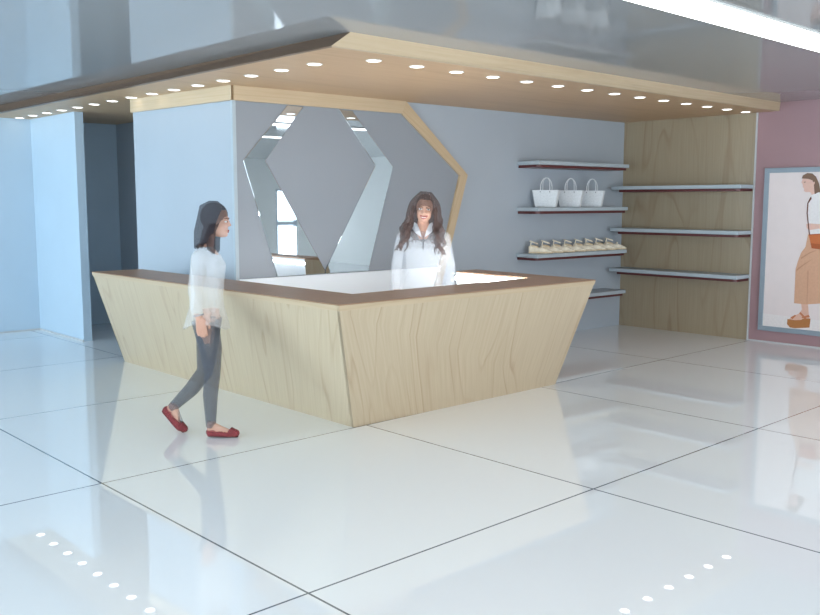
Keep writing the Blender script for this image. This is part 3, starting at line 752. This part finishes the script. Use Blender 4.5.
def f2(c):
    x, y, z = c
    if z > 1.47 and scalp(T2, c): return 3
    if abs(y) > .17 and z < .905 and z > .6: return 0
    if z > 1.385 or (z > 1.32 and x > .035 and abs(y) < .03+(z-1.32)*.5): return 0
    return 1 if z > .86 else 2
paint(me, [V['skin'], V['under_jacket'], V['under_denim'], V['under_brown_hair']], f2); link('body', me, [], w2)
head_details(w2, T2, True)
bm = bmesh.new()
loft(bm, [(.84, 0, 0, .125, .185), (.93, 0, 0, .122, .182), (1.05, .002, 0, .112, .160), (1.15, .010, 0, .114, .162), (1.25, .020, 0, .122, .172), (1.32, .004, 0, .098, .180), (1.365, -.002, 0, .068, .125), (1.385, -.002, 0, .055, .075)], 40, None, lambda i, t: .008*math.sin(11*t+i))
for s in (1, -1): chain(bm, [(x, y*s, z) for x, y, z in ARM[:2]]+[(.035, .217*s, .925)], [.060, .052, .044])
jk = part('jacket', bm, .0075, V['jacket'], w2, 2)
bm = bmesh.new()
for s in (1, -1):
    prism(bm, [(.098, .012*s, 1.335), (.075, .062*s, 1.372), (.020, .080*s, 1.402), (.016, .066*s, 1.452), (.062, .048*s, 1.440), (.092, .026*s, 1.392)], [(.106, .012*s, 1.335), (.083, .066*s, 1.372), (.024, .088*s, 1.402), (.020, .074*s, 1.454), (.069, .053*s, 1.442), (.100, .028*s, 1.392)])
build('collar', bm, V['collar'], jk)
bm = bmesh.new(); chain(bm, [(.104, 0, 1.345), (.122, 0, 1.315), (.138, 0, 1.27), (.143, 0, 1.24)], [.004, .004, .004, .003], 8); build('zipper', bm, V['zip'], jk, smooth=True)
bm = bmesh.new()
for s in (1, -1): chain(bm, [(.0, .082*s, .78), (.012, .078*s, .66), (.018, .075*s, .48), (.0, .075*s, .32), (-.02, .075*s, .06)], [.094, .082, .062, .060, .052])
part('trousers', bm, .009, V['denim'], w2, 2)
for s in (1, -1):
    bm = bmesh.new(); chain(bm, [(-.030, .075*s, .044), (.06, .08*s, .044), (.145, .088*s, .034)], [.040, .040, .030]); part('shoe', bm, .007, V['dark_sole'], w2, 1)
# long wavy hair falling on the chest
bm = bmesh.new()
ell(bm, Hp(T2, (-.008, 0, .152)), (.103, .092, .101), T2.to_3x3()); ell(bm, Hp(T2, (-.045, 0, .07)), (.060, .090, .12), T2.to_3x3()); ell(bm, Hp(T2, (-.05, 0, -.06)), (.045, .095, .10), T2.to_3x3())
for s in (1, -1):
    for k in range(13):
        ph = R(46+k*10.5); rnd = random.uniform(0, 6.28); amp = .019+.008*(k % 3)
        pts = []; rr = []
        for j in range(17):
            t = j/16
            z = .240-.48*t*(1 if k < 8 else .85)
            spread = math.sin(min(1, t*4)*math.pi/2)
            a = .020+.080*spread; b = .024+.068*spread+.050*t
            wv = amp*min(1, max(0, t-.25)*2.6); dn = max(0, t-.42)
            pts.append(Hp(T2, (-.006+a*math.cos(ph)*(1-.25*t)+(.125*dn if k < 8 else -.02*t)+wv*math.cos(17*t+rnd), (b*math.sin(ph)*(1+.25*dn)+.015+wv*math.sin(17*t+rnd))*s, z)))
            rr.append(.0115+.006*math.sin(math.pi*min(1, t*1.1))-(.006*max(0, t-.8)/.2))
        chain(bm, pts, rr, 8)
part('hair', bm, .006, V['brown_hair'], w2, 1)



# ------------------------------------------------------------------ light
w = bpy.data.worlds.new('sky'); scene.world = w; w.use_nodes = True
nt = w.node_tree; nt.nodes.clear()
wo = nt.nodes.new('ShaderNodeOutputWorld'); bg = nt.nodes.new('ShaderNodeBackground')
bg.inputs[0].default_value = (.74, .89, 1.0, 1); bg.inputs[1].default_value = 2.5
nt.links.new(bg.outputs[0], wo.inputs['Surface'])

def daylight(name, loc, rot, sx, sy, rad, col):
    l = bpy.data.lights.new(name, 'AREA'); l.shape = 'RECTANGLE'; l.size = sx; l.size_y = sy; l.color = col
    l.energy = rad*math.pi*sx*sy
    o = bpy.data.objects.new(name, l); COL.objects.link(o); o.location = loc; o.rotation_euler = rot
for h in wh: daylight('daylight', (WX+.015, (h[0]+h[1])/2, (h[2]+h[3])/2), (R(90), 0, R(-90)), h[1]-h[0]-.1, h[3]-h[2]-.1, WEST*(3.2 if h is wh[-1] else 1), (.66, .86, 1.0))
for h in sh[:-1]+[(12.45, 13.1, .1, 1.01), (12.45, 13.1, 1.09, 1.95)]: daylight('daylight', ((h[0]+h[1])/2, SY+.015, (h[2]+h[3])/2), (R(90), 0, 0), h[1]-h[0]-.1, h[3]-h[2]-.1, SOUTH, (.84, .93, 1.0))

# ------------------------------------------------------------------ camera
cam = bpy.data.cameras.new('camera'); co = bpy.data.objects.new('camera', cam); COL.objects.link(co)
co.location = (0, 0, 1.62); co.rotation_euler = (R(90-6.7458), 0, R(47.0871-90))
cam.sensor_fit = 'HORIZONTAL'; cam.sensor_width = 36; cam.lens = 893.8/820*36; cam.clip_start = .05; cam.clip_end = 200
scene.camera = co
scene.view_settings.view_transform = 'Standard'; scene.view_settings.look = 'None'
scene.view_settings.gamma = 1; scene.view_settings.use_curve_mapping = False
scene.view_settings.exposure = -0.07
scene.cycles.use_denoising = True
scene.cycles.sample_clamp_indirect = 6
scene.cycles.use_adaptive_sampling = False
M['lamp'].cycles.emission_sampling = 'NONE'
scene.cycles.transparent_max_bounces = 32
scene.cycles.max_bounces = 10; scene.cycles.diffuse_bounces = 5
